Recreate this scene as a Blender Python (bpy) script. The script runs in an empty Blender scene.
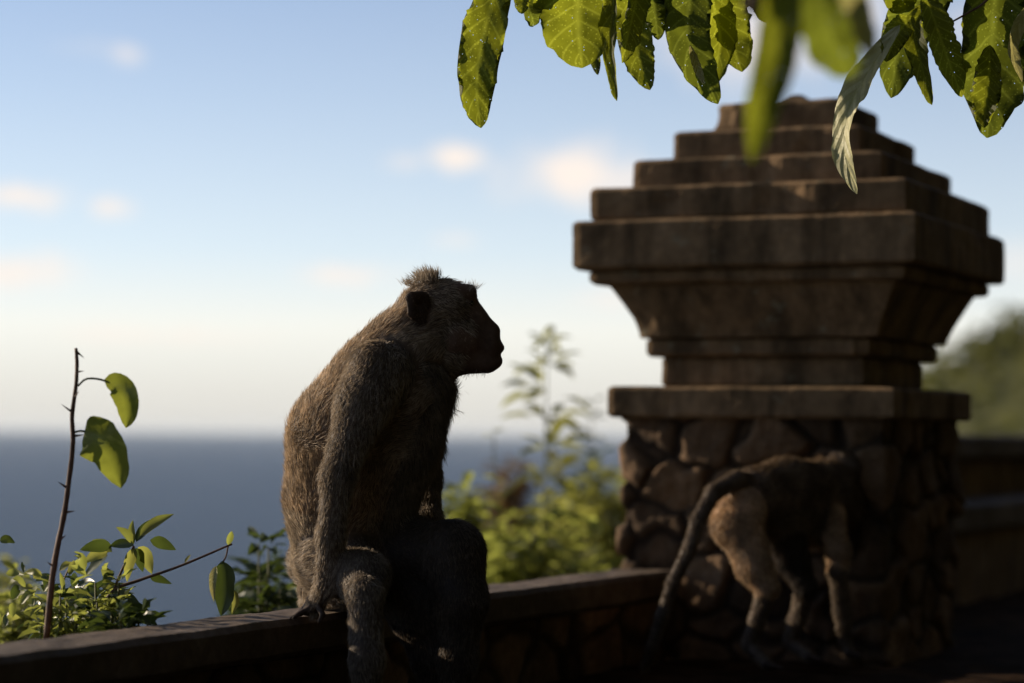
import bpy, math, random
import numpy as np
from mathutils import Vector, Matrix

# ------------------------------------------------------------------ scene, camera, sky, sun
S = bpy.context.scene
random.seed(7); RNG = np.random.default_rng(7)
LENS = 85.0; F = LENS / 36.0 * 1024
EYE = 0.95
ROLL = math.radians(.62); PITCH = math.atan((432.5 - 341.5) / F)
_fw = Vector((0, math.cos(PITCH), math.sin(PITCH))); _up0 = Vector((0, -math.sin(PITCH), math.cos(PITCH))); _r0 = Vector((1, 0, 0))
CR = _r0 * math.cos(ROLL) + _up0 * math.sin(ROLL); CU = -_r0 * math.sin(ROLL) + _up0 * math.cos(ROLL); CF = _fw
EYEV = Vector((0, 0, EYE))
cam = bpy.data.cameras.new('camera'); camo = bpy.data.objects.new('camera', cam); S.collection.objects.link(camo)
camo.matrix_world = Matrix(((CR.x, CU.x, -CF.x, 0), (CR.y, CU.y, -CF.y, 0), (CR.z, CU.z, -CF.z, EYE), (0, 0, 0, 1)))
cam.lens = LENS; cam.sensor_width = 36; cam.clip_start = .05; cam.clip_end = 90000
cam.dof.use_dof = True; cam.dof.focus_distance = 3.24; cam.dof.aperture_fstop = 2.7; cam.dof.aperture_blades = 0
S.camera = camo

SUN_AZ = math.radians(64)      # to the left of the view direction
SUN_EL = math.radians(16)
SUN_DIR = Vector((-math.sin(SUN_AZ) * math.cos(SUN_EL), math.cos(SUN_AZ) * math.cos(SUN_EL), math.sin(SUN_EL)))
W = bpy.data.worlds.new("World"); S.world = W; W.use_nodes = True
nt = W.node_tree; N = nt.nodes; L = nt.links
bg = N['Background']; bg.inputs['Strength'].default_value = .1
sky = N.new('ShaderNodeTexSky'); sky.sky_type = 'NISHITA'; sky.sun_disc = False
sky.sun_elevation = SUN_EL; sky.sun_rotation = -SUN_AZ; sky.altitude = 70; sky.air_density = .6; sky.dust_density = .1; sky.ozone_density = 1.6


def pxray(px, py):
    return (CF + CR * ((px - 512) / F) - CU * ((py - 341.5) / F))


def at(px, py, D):
    return EYEV + pxray(px, py) * D


# small sunlit clouds far out over the sea: direction, half width, half height, softness
CLOUDS = [((22, 196), .024, .0068, 1), ((112, 207), .012, .0052, .85), ((128, 54), .009, .0055, .5), ((92, 47), .02, .004, .12), ((457, 157), .015, .0065, 1),
          ((405, 162), .012, .005, .4), ((572, 175), .032, .0155, 1.0), ((610, 182), .03, .013, .7), ((15, 272), .034, .0085, .8), ((345, 275), .026, .0055, .75), ((455, 240), .012, .004, .5), ((150, 335), .05, .005, .5), ((620, 300), .03, .006, .5),
          ((750, 45), .045, .020, .75), ((820, 20), .05, .018, .7), ((1005, 20), .03, .015, .4), ((1015, 260), .02, .012, .35)]
tc = N.new('ShaderNodeTexCoord')
nz = N.new('ShaderNodeTexNoise'); nz.inputs['Scale'].default_value = 46; nz.inputs['Detail'].default_value = 7; nz.inputs['Roughness'].default_value = .62; L.new(tc.outputs['Generated'], nz.inputs['Vector'])
nz2 = N.new('ShaderNodeTexNoise'); nz2.inputs['Scale'].default_value = 60; nz2.inputs['Detail'].default_value = 3; L.new(tc.outputs['Generated'], nz2.inputs['Vector'])
acc = None
for (c, hw, hh, op) in CLOUDS:
    d = pxray(*c).normalized()
    sb = N.new('ShaderNodeVectorMath'); sb.operation = 'SUBTRACT'; L.new(tc.outputs['Generated'], sb.inputs[0]); sb.inputs[1].default_value = d
    ml = N.new('ShaderNodeVectorMath'); ml.operation = 'MULTIPLY'; L.new(sb.outputs[0], ml.inputs[0]); ml.inputs[1].default_value = (1 / hw, 1 / hw, 1 / hh)
    ln = N.new('ShaderNodeVectorMath'); ln.operation = 'LENGTH'; L.new(ml.outputs[0], ln.inputs[0])
    ns = N.new('ShaderNodeMath'); ns.operation = 'MULTIPLY_ADD'; L.new(nz.outputs['Fac'], ns.inputs[0]); ns.inputs[1].default_value = 1.9; L.new(ln.outputs['Value'], ns.inputs[2])
    mr = N.new('ShaderNodeMapRange'); mr.interpolation_type = 'SMOOTHSTEP'; L.new(ns.outputs[0], mr.inputs['Value'])
    mr.inputs['From Min'].default_value = .95; mr.inputs['From Max'].default_value = 2.15; mr.inputs['To Min'].default_value = op; mr.inputs['To Max'].default_value = 0
    if acc is None: acc = mr.outputs[0]
    else:
        mx = N.new('ShaderNodeMath'); mx.operation = 'MAXIMUM'; L.new(acc, mx.inputs[0]); L.new(mr.outputs[0], mx.inputs[1]); acc = mx.outputs[0]
mixc = N.new('ShaderNodeMix'); mixc.data_type = 'RGBA'; L.new(acc, mixc.inputs[0])
# thin veil of haze cloud low over the sea
sx = N.new('ShaderNodeSeparateXYZ'); L.new(tc.outputs['Generated'], sx.inputs[0])
K = 1 / .1495


def wramp(stops):
    r = N.new('ShaderNodeValToRGB'); e = r.color_ramp.elements
    while len(e) < len(stops): e.new(.5)
    for k, (p, c) in enumerate(stops): e[k].position = p; e[k].color = (*c, 1)
    L.new(zs.outputs[0], r.inputs[0]); return r.outputs[0]


zs = N.new('ShaderNodeMapRange'); L.new(sx.outputs['Z'], zs.inputs['Value']); zs.inputs['From Min'].default_value = 0; zs.inputs['From Max'].default_value = .25
vfac = wramp([(0, (.93,) * 3), (.17, (.85,) * 3), (.30, (.62,) * 3), (.55, (.40,) * 3), (.70, (.28,) * 3), (1, (.12,) * 3)])
vcol = wramp([(0, (.72, .69, .65)), (.06, (.80, .76, .70)), (.17, (1.0, .96, .86)), (.30, (.87, .91, .90)), (.55, (.76, .79, .82)), (1, (.66, .62, .68))])
vk = N.new('ShaderNodeVectorMath'); vk.operation = 'SCALE'; L.new(vcol, vk.inputs[0]); vk.inputs['Scale'].default_value = K
mv = N.new('ShaderNodeMix'); mv.data_type = 'RGBA'; L.new(vfac, mv.inputs[0]); L.new(sky.outputs[0], mv.inputs[6]); L.new(vk.outputs[0], mv.inputs[7]); L.new(mv.outputs[2], mixc.inputs[6]); mixc.inputs[7].default_value = (6.9, 6.15, 5.55, 1)
L.new(mixc.outputs[2], bg.inputs['Color'])

sl = bpy.data.lights.new('sun', 'SUN'); sl.energy = 4.8; sl.angle = math.radians(.6); sl.color = (1, .83, .62)
so = bpy.data.objects.new('sun', sl); S.collection.objects.link(so)
so.rotation_euler = SUN_DIR.to_track_quat('Z', 'Y').to_euler()
S.view_settings.view_transform = 'Standard'; S.view_settings.look = 'None'; S.view_settings.gamma = 1; S.view_settings.exposure = .58
S.cycles.max_bounces = 6; S.cycles.transparent_max_bounces = 16; S.cycles.use_denoising = True

# ------------------------------------------------------------------ frame of the wall: s along it, p across (inland positive)
A = math.radians(25.2)
SV = Vector((math.sin(A), math.cos(A), 0)); PV = Vector((math.cos(A), -math.sin(A), 0))


def WP(s, p, z): return SV * s + PV * p + Vector((0, 0, z))


def proj(v):
    d = v - EYEV; w = d.dot(CF)
    return 512 + F * d.dot(CR) / w, 341.5 - F * d.dot(CU) / w


# ------------------------------------------------------------------ helpers
def new_obj(name, verts, faces, mat=None, parent=None, smooth=False):
    me = bpy.data.meshes.new(name); me.from_pydata([tuple(v) for v in verts] if not isinstance(verts, np.ndarray) else verts.tolist(), [], faces if not isinstance(faces, np.ndarray) else faces.tolist())
    if smooth: me.polygons.foreach_set('use_smooth', [True] * len(me.polygons))
    me.update()
    o = bpy.data.objects.new(name, me); S.collection.objects.link(o)
    if mat: me.materials.append(mat)
    if parent:
        o.parent = parent; o.matrix_parent_inverse = Matrix.Translation(-parent.location)
    return o


def thing(name, label, cat, loc, group=None):
    o = bpy.data.objects.new(name, None); S.collection.objects.link(o); o.location = loc; o.empty_display_size = .1
    o['label'] = label; o['category'] = cat
    if group: o['group'] = group
    return o


def tag(o, label, cat, group=None):
    o['label'] = label; o['category'] = cat
    if group: o['group'] = group
    return o


class NT:
    def __init__(s, name):
        s.m = bpy.data.materials.new(name); s.m.use_nodes = True; s.t = s.m.node_tree; s.b = s.t.nodes['Principled BSDF']; s.out = s.t.nodes['Material Output']

    def n(s, typ, **kw):
        nd = s.t.nodes.new(typ)
        for k, v in kw.items():
            if k in nd.inputs: nd.inputs[k].default_value = v
            else: setattr(nd, k, v)
        return nd

    def l(s, a, b): s.t.links.new(a, b)

    def noise(s, scale, detail=5, rough=.6, vec=None):
        nd = s.n('ShaderNodeTexNoise', Scale=scale, Detail=detail, Roughness=rough)
        if vec is None: vec = s.geo()
        s.l(vec, nd.inputs['Vector']); return nd.outputs['Fac']

    def geo(s):
        return s.n('ShaderNodeNewGeometry').outputs['Position']

    def ramp(s, fac, stops):
        r = s.n('ShaderNodeValToRGB'); s.l(fac, r.inputs[0]); e = r.color_ramp.elements
        while len(e) < len(stops): e.new(.5)
        for k, (p, c) in enumerate(stops): e[k].position = p; e[k].color = (*c, 1)
        return r.outputs[0]

    def bump(s, h, strength, dist=.01):
        b = s.n('ShaderNodeBump', Strength=strength, Distance=dist); s.l(h, b.inputs['Height']); s.l(b.outputs[0], s.b.inputs['Normal']); return b

    def mul(s, a, b):
        m = s.n('ShaderNodeMix', data_type='RGBA', blend_type='MULTIPLY'); m.inputs[0].default_value = 1; s.l(a, m.inputs[6]); s.l(b, m.inputs[7]); return m.outputs[2]


def stone_mat(name, c0, c1, c2, scale=9, bump=.5, rough=.9, streak=False):
    t = NT(name)
    a = t.noise(scale, 8, .65); b = t.noise(scale * 7, 6, .7); g = t.noise(2.3, 3, .5)
    col = t.ramp(a, [(.28, c0), (.5, c1), (.75, c2)])
    sp = t.ramp(b, [(.25, (.6, .6, .6)), (.6, (1, 1, 1)), (.85, (1.25, 1.2, 1.1))])
    st = t.ramp(g, [(.35, (.75, .72, .66)), (.65, (1.1, 1.05, 1.0))])
    t.l(t.mul(t.mul(col, sp), st), t.b.inputs['Base Color'])
    t.b.inputs['Roughness'].default_value = rough; t.b.inputs['Specular IOR Level'].default_value = .25
    if streak:
        mp = t.n('ShaderNodeMapping'); mp.inputs['Scale'].default_value = (9, 9, 1.6); t.l(t.geo(), mp.inputs['Vector']); f = t.noise(1.6, 5, .65, mp.outputs[0]); li = t.noise(21, 4, .7)
        src = t.b.inputs['Base Color'].links[0].from_socket; c1 = t.mul(src, t.ramp(f, [(.36, (.42, .42, .40)), (.56, (1.05, 1.05, 1.05))]))
        mm = t.n('ShaderNodeMix', data_type='RGBA'); lf = t.ramp(li, [(.60, (0, 0, 0)), (.72, (.55, .55, .55))]); t.l(lf, mm.inputs[0]); t.l(c1, mm.inputs[6]); mm.inputs[7].default_value = (.26, .25, .17, 1); t.l(mm.outputs[2], t.b.inputs['Base Color'])
    t.bump(b, bump, .004)
    return t.m


M_CARVED = stone_mat('carved_stone', (.15, .095, .048), (.235, .155, .084), (.33, .225, .13), 7, .4, .9, True)
M_RUBBLE = stone_mat('rubble_stone', (.08, .048, .024), (.17, .105, .056), (.30, .195, .115), 11, .9)
_t = M_RUBBLE.node_tree; _b = _t.nodes['Principled BSDF']; _src = _b.inputs['Base Color'].links[0].from_socket
_a = _t.nodes.new('ShaderNodeAttribute'); _a.attribute_name = 'tone'; _m = _t.nodes.new('ShaderNodeMix'); _m.data_type = 'RGBA'; _m.blend_type = 'MULTIPLY'; _m.inputs[0].default_value = 1
_t.links.new(_src, _m.inputs[6]); _t.links.new(_a.outputs['Color'], _m.inputs[7]); _t.links.new(_m.outputs[2], _b.inputs['Base Color'])
M_CAP = stone_mat('coping_stone', (.07, .05, .036), (.13, .098, .072), (.21, .165, .13), 13, .7, .75)
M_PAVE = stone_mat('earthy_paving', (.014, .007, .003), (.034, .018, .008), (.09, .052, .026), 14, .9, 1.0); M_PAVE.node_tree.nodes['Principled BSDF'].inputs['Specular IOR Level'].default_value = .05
M_GROUND = stone_mat('dry_earth', (.06, .05, .03), (.11, .09, .05), (.17, .13, .08), 2.5, .5)


M_SHADE_SLOPE = stone_mat('shade_slope_soil', (.018, .02, .010), (.03, .032, .015), (.045, .042, .022), 1.5, .5)  # dark surface for the path and the unseen light-blocking slope


def leaf_mat(name, c_dark, c_light, trans, tmix=.5, rough=.42, specks=0.0, scale=30, spec=.4):
    t = NT(name)
    a = t.noise(scale, 4, .6)
    col = t.ramp(a, [(.3, c_dark), (.7, c_light)])
    t.l(col, t.b.inputs['Base Color']); t.b.inputs['Roughness'].default_value = rough; t.b.inputs['Specular IOR Level'].default_value = spec
    tr = t.n('ShaderNodeBsdfTranslucent'); tcol = t.ramp(a, [(.3, tuple(x * .7 for x in trans)), (.7, trans)]); t.l(tcol, tr.inputs['Color'])
    mx = t.n('ShaderNodeMixShader'); mx.inputs[0].default_value = tmix; t.l(t.b.outputs[0], mx.inputs[1]); t.l(tr.outputs[0], mx.inputs[2])
    out = mx.outputs[0]
    if not specks: t.bump(a, .35, .003)
    if specks > 0:
        at_ = t.n('ShaderNodeAttribute', attribute_name='vein'); sp_ = t.n('ShaderNodeSeparateColor'); t.l(at_.outputs['Color'], sp_.inputs[0])
        m1_ = t.n('ShaderNodeMath', operation='MULTIPLY'); t.l(sp_.outputs[0], m1_.inputs[0]); m1_.inputs[1].default_value = -1.5
        m2_ = t.n('ShaderNodeMath', operation='MULTIPLY_ADD'); t.l(sp_.outputs[1], m2_.inputs[0]); m2_.inputs[1].default_value = 9.0; t.l(m1_.outputs[0], m2_.inputs[2])
        fr = t.n('ShaderNodeMath', operation='PINGPONG'); t.l(m2_.outputs[0], fr.inputs[0]); fr.inputs[1].default_value = .5
        v1 = t.n('ShaderNodeMapRange'); t.l(fr.outputs[0], v1.inputs['Value']); v1.inputs['From Min'].default_value = .0; v1.inputs['From Max'].default_value = .12; v1.inputs['To Min'].default_value = 1; v1.inputs['To Max'].default_value = 0
        v2 = t.n('ShaderNodeMapRange'); t.l(sp_.outputs[0], v2.inputs['Value']); v2.inputs['From Min'].default_value = .0; v2.inputs['From Max'].default_value = .12; v2.inputs['To Min'].default_value = 1; v2.inputs['To Max'].default_value = 0
        vm = t.n('ShaderNodeMath', operation='MAXIMUM'); t.l(v1.outputs[0], vm.inputs[0]); t.l(v2.outputs[0], vm.inputs[1])
        # veins and small pale feeding marks are a lighter green
        vo0 = t.n('ShaderNodeTexVoronoi', Scale=210.0, Randomness=1.0); t.l(t.geo(), vo0.inputs['Vector'])
        l0 = t.n('ShaderNodeMapRange'); t.l(vo0.outputs['Distance'], l0.inputs['Value']); l0.inputs['From Min'].default_value = .12; l0.inputs['From Max'].default_value = .30; l0.inputs['To Min'].default_value = .8; l0.inputs['To Max'].default_value = 0
        vm2 = t.n('ShaderNodeMath', operation='MULTIPLY_ADD'); t.l(vm.outputs[0], vm2.inputs[0]); vm2.inputs[1].default_value = .55; t.l(l0.outputs[0], vm2.inputs[2]); vm2.use_clamp = True
        for sock, cc in ((t.b.inputs['Base Color'], (.13, .14, .035)), (tr.inputs['Color'], tuple(min(1, x * 1.8 + .02) for x in trans))):
            src_ = sock.links[0].from_socket; mm = t.n('ShaderNodeMix', data_type='RGBA'); t.l(vm2.outputs[0], mm.inputs[0]); t.l(src_, mm.inputs[6]); mm.inputs[7].default_value = (*cc, 1); t.l(mm.outputs[2], sock)
        bb = t.n('ShaderNodeMath', operation='MULTIPLY_ADD'); t.l(fr.outputs[0], bb.inputs[0]); bb.inputs[1].default_value = 1.6; t.l(a, bb.inputs[2]); t.bump(bb.outputs[0], .7, .0025)
        vo = t.n('ShaderNodeTexVoronoi', Scale=120.0, Randomness=1.0); t.l(t.geo(), vo.inputs['Vector'])
        no = t.noise(260, 2, .6)
        ad = t.n('ShaderNodeMath', operation='MULTIPLY_ADD'); t.l(no, ad.inputs[0]); ad.inputs[1].default_value = .22; t.l(vo.outputs['Distance'], ad.inputs[2])
        le = t.n('ShaderNodeMath', operation='LESS_THAN'); t.l(ad.outputs[0], le.inputs[0]); le.inputs[1].default_value = specks
        tp = t.n('ShaderNodeBsdfTransparent'); m2 = t.n('ShaderNodeMixShader'); t.l(le.outputs[0], m2.inputs[0]); t.l(out, m2.inputs[1]); t.l(tp.outputs[0], m2.inputs[2]); out = m2.outputs[0]
    t.l(out, t.out.inputs['Surface'])
    return t.m


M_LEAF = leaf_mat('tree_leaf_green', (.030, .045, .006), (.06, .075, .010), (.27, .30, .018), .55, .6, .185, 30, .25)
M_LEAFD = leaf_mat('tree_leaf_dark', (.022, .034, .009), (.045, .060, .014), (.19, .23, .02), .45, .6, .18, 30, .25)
M_LEAFP = leaf_mat('tree_leaf_pale', (.34, .34, .17), (.55, .52, .30), (.45, .42, .15), .35, .5, .12, 60, .3)
M_SHADE_CROWN = leaf_mat('shade_crown_leaf', (.022, .034, .012), (.045, .06, .02), (.06, .08, .02), .25)
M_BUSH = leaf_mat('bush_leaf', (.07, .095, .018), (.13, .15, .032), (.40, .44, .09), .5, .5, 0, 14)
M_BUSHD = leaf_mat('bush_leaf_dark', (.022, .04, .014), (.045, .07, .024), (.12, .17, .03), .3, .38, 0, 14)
M_BUSHY = leaf_mat('bush_leaf_yellow', (.10, .12, .03), (.18, .19, .06), (.40, .41, .09), .5, .5, 0, 14)
M_BUSHR = leaf_mat('bush_leaf_russet', (.10, .06, .035), (.20, .13, .07), (.3, .2, .09), .4, .6, 0, 14)
M_TWL = leaf_mat('twig_leaf', (.06, .09, .015), (.11, .15, .03), (.34, .38, .05), .5, .4, 0, 25)
M_HILL = leaf_mat('hill_tree_leaf', (.03, .042, .010), (.14, .135, .03), (.16, .17, .03), .3, .7, 0, .22)


def simple(name, col, rough=.7, spec=.3, nscale=40, var=.4):
    t = NT(name); a = t.noise(nscale, 5)
    c = t.ramp(a, [(.3, tuple(x * (1 - var) for x in col)), (.7, tuple(x * (1 + var) for x in col))]); t.l(c, t.b.inputs['Base Color'])
    t.b.inputs['Roughness'].default_value = rough; t.b.inputs['Specular IOR Level'].default_value = spec; t.bump(a, .4, .002)
    return t.m


M_TWIG = simple('twig_bark', (.11, .065, .045), .7, .3, 90)
M_STEM = simple('green_stem', (.09, .10, .035), .6, .3, 50)
M_BARK = simple('tree_bark', (.06, .045, .032), .9, .2, 14)

# water
t = NT('sea_water'); t.b.inputs['Base Color'].default_value = (.016, .042, .088, 1); t.b.inputs['Roughness'].default_value = .32; t.b.inputs['IOR'].default_value = 1.2; t.b.inputs['Specular IOR Level'].default_value = .12
mp = t.n('ShaderNodeMapping'); mp.inputs['Scale'].default_value = (1, 1.5, 1); t.l(t.geo(), mp.inputs['Vector'])
w1 = t.noise(.12, 8, .65, mp.outputs[0]); t.bump(w1, 1.0, 3.2); M_SEA = t.m


def tube_geo(path, radii, seg=8, jitter=0):
    vs = []; fs = []; n = len(path); prev = None
    for i, p in enumerate(path):
        p = Vector(p); tdir = (Vector(path[min(i + 1, n - 1)]) - Vector(path[max(i - 1, 0)])).normalized()
        a = tdir.orthogonal().normalized() if prev is None else (prev - tdir * prev.dot(tdir)).normalized()
        prev = a; b = tdir.cross(a)
        for k in range(seg):
            th = 2 * math.pi * k / seg; r = radii[i] * (1 + random.uniform(-jitter, jitter)); vs.append(p + (a * math.cos(th) + b * math.sin(th)) * r)
    for i in range(n - 1):
        for k in range(seg): fs.append((i * seg + k, i * seg + (k + 1) % seg, (i + 1) * seg + (k + 1) % seg, (i + 1) * seg + k))
    fs.append(tuple(range(seg - 1, -1, -1))); fs.append(tuple((n - 1) * seg + k for k in range(seg)))
    return vs, fs


class MB:
    def __init__(s): s.v = []; s.f = []

    def add(s, vs, fs):
        k = len(s.v); s.v += [Vector(x) for x in vs]; s.f += [tuple(i + k for i in f) for f in fs]; return s

    def tube(s, path, radii, seg=8, j=0): return s.add(*tube_geo(path, radii, seg, j))

    def build(s, name, mat, parent=None, smooth=False): return new_obj(name, s.v, s.f, mat, parent, smooth)


def catmull(P, n):
    P = [Vector(p) for p in P]
    if len(P) == 2: return [P[0].lerp(P[1], i / n) for i in range(n + 1)]
    Q = [P[0] * 2 - P[1]] + P + [P[-1] * 2 - P[-2]]; out = []; m = len(P) - 1
    for i in range(n + 1):
        u = i / n * m; k = min(int(u), m - 1); x = u - k; a, b, c, d = Q[k:k + 4]
        out.append(.5 * ((2 * b) + (c - a) * x + (2 * a - 5 * b + 4 * c - d) * x * x + (3 * b - a - 3 * c + d) * x ** 3))
    return out


UV_ = []


def blade(mb, pts, width, face, fold=.3, prof=(.75, .8), jag=.12, n=14, m=3, wave=.08, curl=0.0, rs=0, ruffle=0):
    """A leaf blade along a curved midrib. face: direction the upper side looks to."""
    r = random.Random(rs); mid = catmull(pts, n); base = len(mb.v); ph = r.uniform(0, 6)
    jl = jr = 1.0
    length = sum((mid[i + 1] - mid[i]).length for i in range(n))
    for i in range(n + 1):
        tt = i / n; tg = (mid[min(i + 1, n)] - mid[max(i - 1, 0)]).normalized()
        fc = Vector(face); fc = (fc - tg * fc.dot(tg)).normalized(); sd = tg.cross(fc)
        w = width / 2 * max(0.02, math.sin(math.pi * min(1, tt ** prof[0])) ** prof[1])
        jl = jl * .45 + (1 - (r.random() ** 2) * jag * 1.6) * .55; jr = jr * .45 + (1 - (r.random() ** 2) * jag * 1.6) * .55
        for k in range(-m, m + 1):
            a = k / m; j = jl if a < 0 else jr
            off = sd * (a * w * (j if abs(k) == m else 1)) + fc * (abs(a) * w * fold + wave * w * math.sin(tt * 13 + ph + a * 2.1) * abs(a) + curl * w * a * a + ruffle * w * a * a * math.sin(tt * 29 + ph * 3 + (1.7 if a < 0 else 0)) + ruffle * w * .35 * math.sin(tt * 47 + a * 9 + ph))
            mb.v.append(mid[i] + off); UV_.append((abs(a), tt, 0, 1))
    c = 2 * m + 1
    for i in range(n):
        for k in range(c - 1):
            x = base + i * c + k; mb.f.append((x, x + 1, x + c + 1, x + c))


def quick_leaf(vs, fs, p, d, nrm, ln, w, fold=.25):
    """cheap pointed leaf: six vertices folded on the midrib"""
    sd = d.cross(nrm)
    if sd.length < 1e-4: sd = d.orthogonal()
    sd.normalize(); nn = sd.cross(d).normalized(); k = len(vs)
    q = p + d * ln * .5 - nn * ln * .05; tip = p + d * ln - nn * ln * .22
    vs += [p, p + d * ln * .35 + sd * w * .5 + nn * w * fold, p + d * ln * .38 - nn * ln * .01, p + d * ln * .35 - sd * w * .5 + nn * w * fold, p + d * ln * .72 + sd * w * .38 + nn * (w * fold * .6 - ln * .07), p + d * ln * .72 - nn * ln * .09, p + d * ln * .72 - sd * w * .38 + nn * (w * fold * .6 - ln * .07), tip]
    fs += [(k, k + 1, k + 2), (k, k + 2, k + 3), (k + 1, k + 4, k + 5, k + 2), (k + 2, k + 5, k + 6, k + 3), (k + 4, k + 7, k + 5), (k + 5, k + 7, k + 6)]


# ------------------------------------------------------------------ numpy value noise
def vnoise(P, seed=0):
    P = np.asarray(P, float); i = np.floor(P).astype(np.int64); f = P - i; f = f * f * (3 - 2 * f); out = 0

    def h(a):
        x = (a[..., 0] * 374761393 + a[..., 1] * 668265263 + a[..., 2] * 2147483647 + seed * 1013904223) & 0xffffffff
        x = ((x ^ (x >> 13)) * 1274126177) & 0xffffffff
        return ((x ^ (x >> 16)) & 0xffff) / 65535.0
    for dx in (0, 1):
        for dy in (0, 1):
            for dz in (0, 1):
                w = (f[..., 0] if dx else 1 - f[..., 0]) * (f[..., 1] if dy else 1 - f[..., 1]) * (f[..., 2] if dz else 1 - f[..., 2])
                out = out + w * h(i + np.array([dx, dy, dz]))
    return out - .5


def fbm(P, o=4, seed=0):
    s = 0; a = 1
    for k in range(o): s = s + a * vnoise(np.asarray(P) * 2 ** k, seed + k); a *= .5
    return s


def grid_faces(nu, nv, loop=False):
    f = []
    for i in range(nu if loop else nu - 1):
        for j in range(nv - 1): i2 = (i + 1) % nu; f.append((i * nv + j, i2 * nv + j, i2 * nv + j + 1, i * nv + j + 1))
    return f


# ------------------------------------------------------------------ SETTING
# sea
R_ = 60000; HAZE = 1.7e-5
sea = new_obj('sea', [(-R_, -2000, -70), (R_, -2000, -70), (R_, R_, -70), (-R_, R_, -70)], [(0, 1, 2, 3)], M_SEA); sea['kind'] = 'structure'

# ground outside the wall and an unseen inland slope, raised to block sky light
ss = np.concatenate([np.arange(-30, -2, 2.0), np.arange(-2, 16, .35), np.arange(16, 90, 3.0)])
pp = np.concatenate([np.arange(-60, -12, 3.0), np.arange(-12, -1.75, .3), [-1.74]])
SS, PP = np.meshgrid(ss, pp, indexing='ij')
edge = -6.2 + 1.2 * fbm(np.stack([SS * .3, SS * 0, SS * 0], -1), 3, 5)
ZZ = -.12 + .12 * fbm(np.stack([SS, PP, 0 * SS], -1), 4, 2) + np.where(PP < edge, (PP - edge) * 1.9, 0); ZZ = np.maximum(ZZ, -74)
sv, pv = np.array(SV), np.array(PV)
V = SS[..., None] * sv + PP[..., None] * pv; V[..., 2] = ZZ
cl = new_obj('clifftop_ground', V.reshape(-1, 3), grid_faces(len(ss), len(pp)), M_GROUND, smooth=True); cl['kind'] = 'structure'
ss = np.arange(-45, 80, 1.5); pp = np.concatenate([np.arange(-1.5, 2, .5), np.arange(2, 60, 1.5)])
SS, PP = np.meshgrid(ss, pp, indexing='ij')
ZZ = .02 * fbm(np.stack([SS, PP, 0 * SS], -1), 3, 4) + np.clip(PP - 1.9, 0, 14) * 1.7 + np.where(PP > 3, 1.5 * fbm(np.stack([SS * .3, PP * .3, 0 * SS], -1), 4, 9), 0)
V = SS[..., None] * sv + PP[..., None] * pv; V[..., 2] = ZZ
il = new_obj('path', V.reshape(-1, 3), grid_faces(len(ss), len(pp)), M_SHADE_SLOPE, smooth=True); il['kind'] = 'structure'  # path rising into an unseen slope, added to keep inland sky light out

# green headland on the right
xs = np.arange(-20, 190, 3.0); ys = np.arange(130, 520, 5.0)
XX, YY = np.meshgrid(xs, ys, indexing='ij')
P3 = np.stack([XX * .06, YY * .06, 0 * XX], -1)
lin = 6.0 + .44 * (XX - 42.4 - (YY - 200) * .21) + 3.2 * fbm(P3, 4, 3)
hz = np.where(lin < 0, lin * 2.2, lin); hz = np.where(hz > 26, 26 + (hz - 26) * .25, hz)
ramp = np.clip((YY - 130) / 50, 0, 1); hz = hz - (1 - ramp) ** 2 * 25
hz = np.maximum(hz + EYE, -75)
V = np.stack([XX, YY, hz], -1)
hl = new_obj('headland', V.reshape(-1, 3), grid_faces(len(xs), len(ys)), M_HILL, smooth=True); hl['kind'] = 'structure'
vs = []; fs = []
rr = random.Random(3)
for _ in range(9000):
    i = rr.randrange(len(xs) - 1); j = rr.randrange(0, 40)
    if hz[i, j] < -6: continue
    c = Vector(V[i, j]) + Vector((rr.uniform(0, 3), rr.uniform(0, 5), rr.uniform(0, 1.6))); R = rr.uniform(1.2, 3.4)
    for q in range(11):
        d = Vector((rr.gauss(0, 1), rr.gauss(0, 1), rr.gauss(.4, .8))).normalized()
        quick_leaf(vs, fs, c + d * R * rr.uniform(.4, 1), Vector((rr.gauss(0, 1), rr.gauss(0, 1), rr.gauss(0, .6))).normalized(), d, rr.uniform(.9, 1.9), rr.uniform(.6, 1.1))
wd = new_obj('headland_wood', vs, fs, M_HILL); wd['kind'] = 'stuff'; tag(wd, 'sunlit green trees covering the far headland on the right', 'wood')


# sea haze: one closed box of thin even air round the whole scene
hm = bpy.data.materials.new('sea_haze'); hm.use_nodes = True; ht_ = hm.node_tree; ht_.nodes.remove(ht_.nodes['Principled BSDF'])
pv_ = ht_.nodes.new('ShaderNodeVolumePrincipled'); pv_.inputs['Color'].default_value = (.80, .90, 1.0, 1); pv_.inputs['Density'].default_value = HAZE; pv_.inputs['Anisotropy'].default_value = .2
ht_.links.new(pv_.outputs[0], ht_.nodes['Material Output'].inputs['Volume'])
a_, b_ = (-R_ - 50, -2050, -80), (R_ + 50, R_ + 50, 75)
hv = [(x, y, z) for x in (a_[0], b_[0]) for y in (a_[1], b_[1]) for z in (a_[2], b_[2])]
hz_ = new_obj('haze', hv, [(0, 1, 3, 2), (4, 6, 7, 5), (0, 4, 5, 1), (2, 3, 7, 6), (0, 2, 6, 4), (1, 5, 7, 3)], hm); hz_['kind'] = 'stuff'; tag(hz_, 'thin pale sea haze softening the horizon', 'haze')


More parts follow.
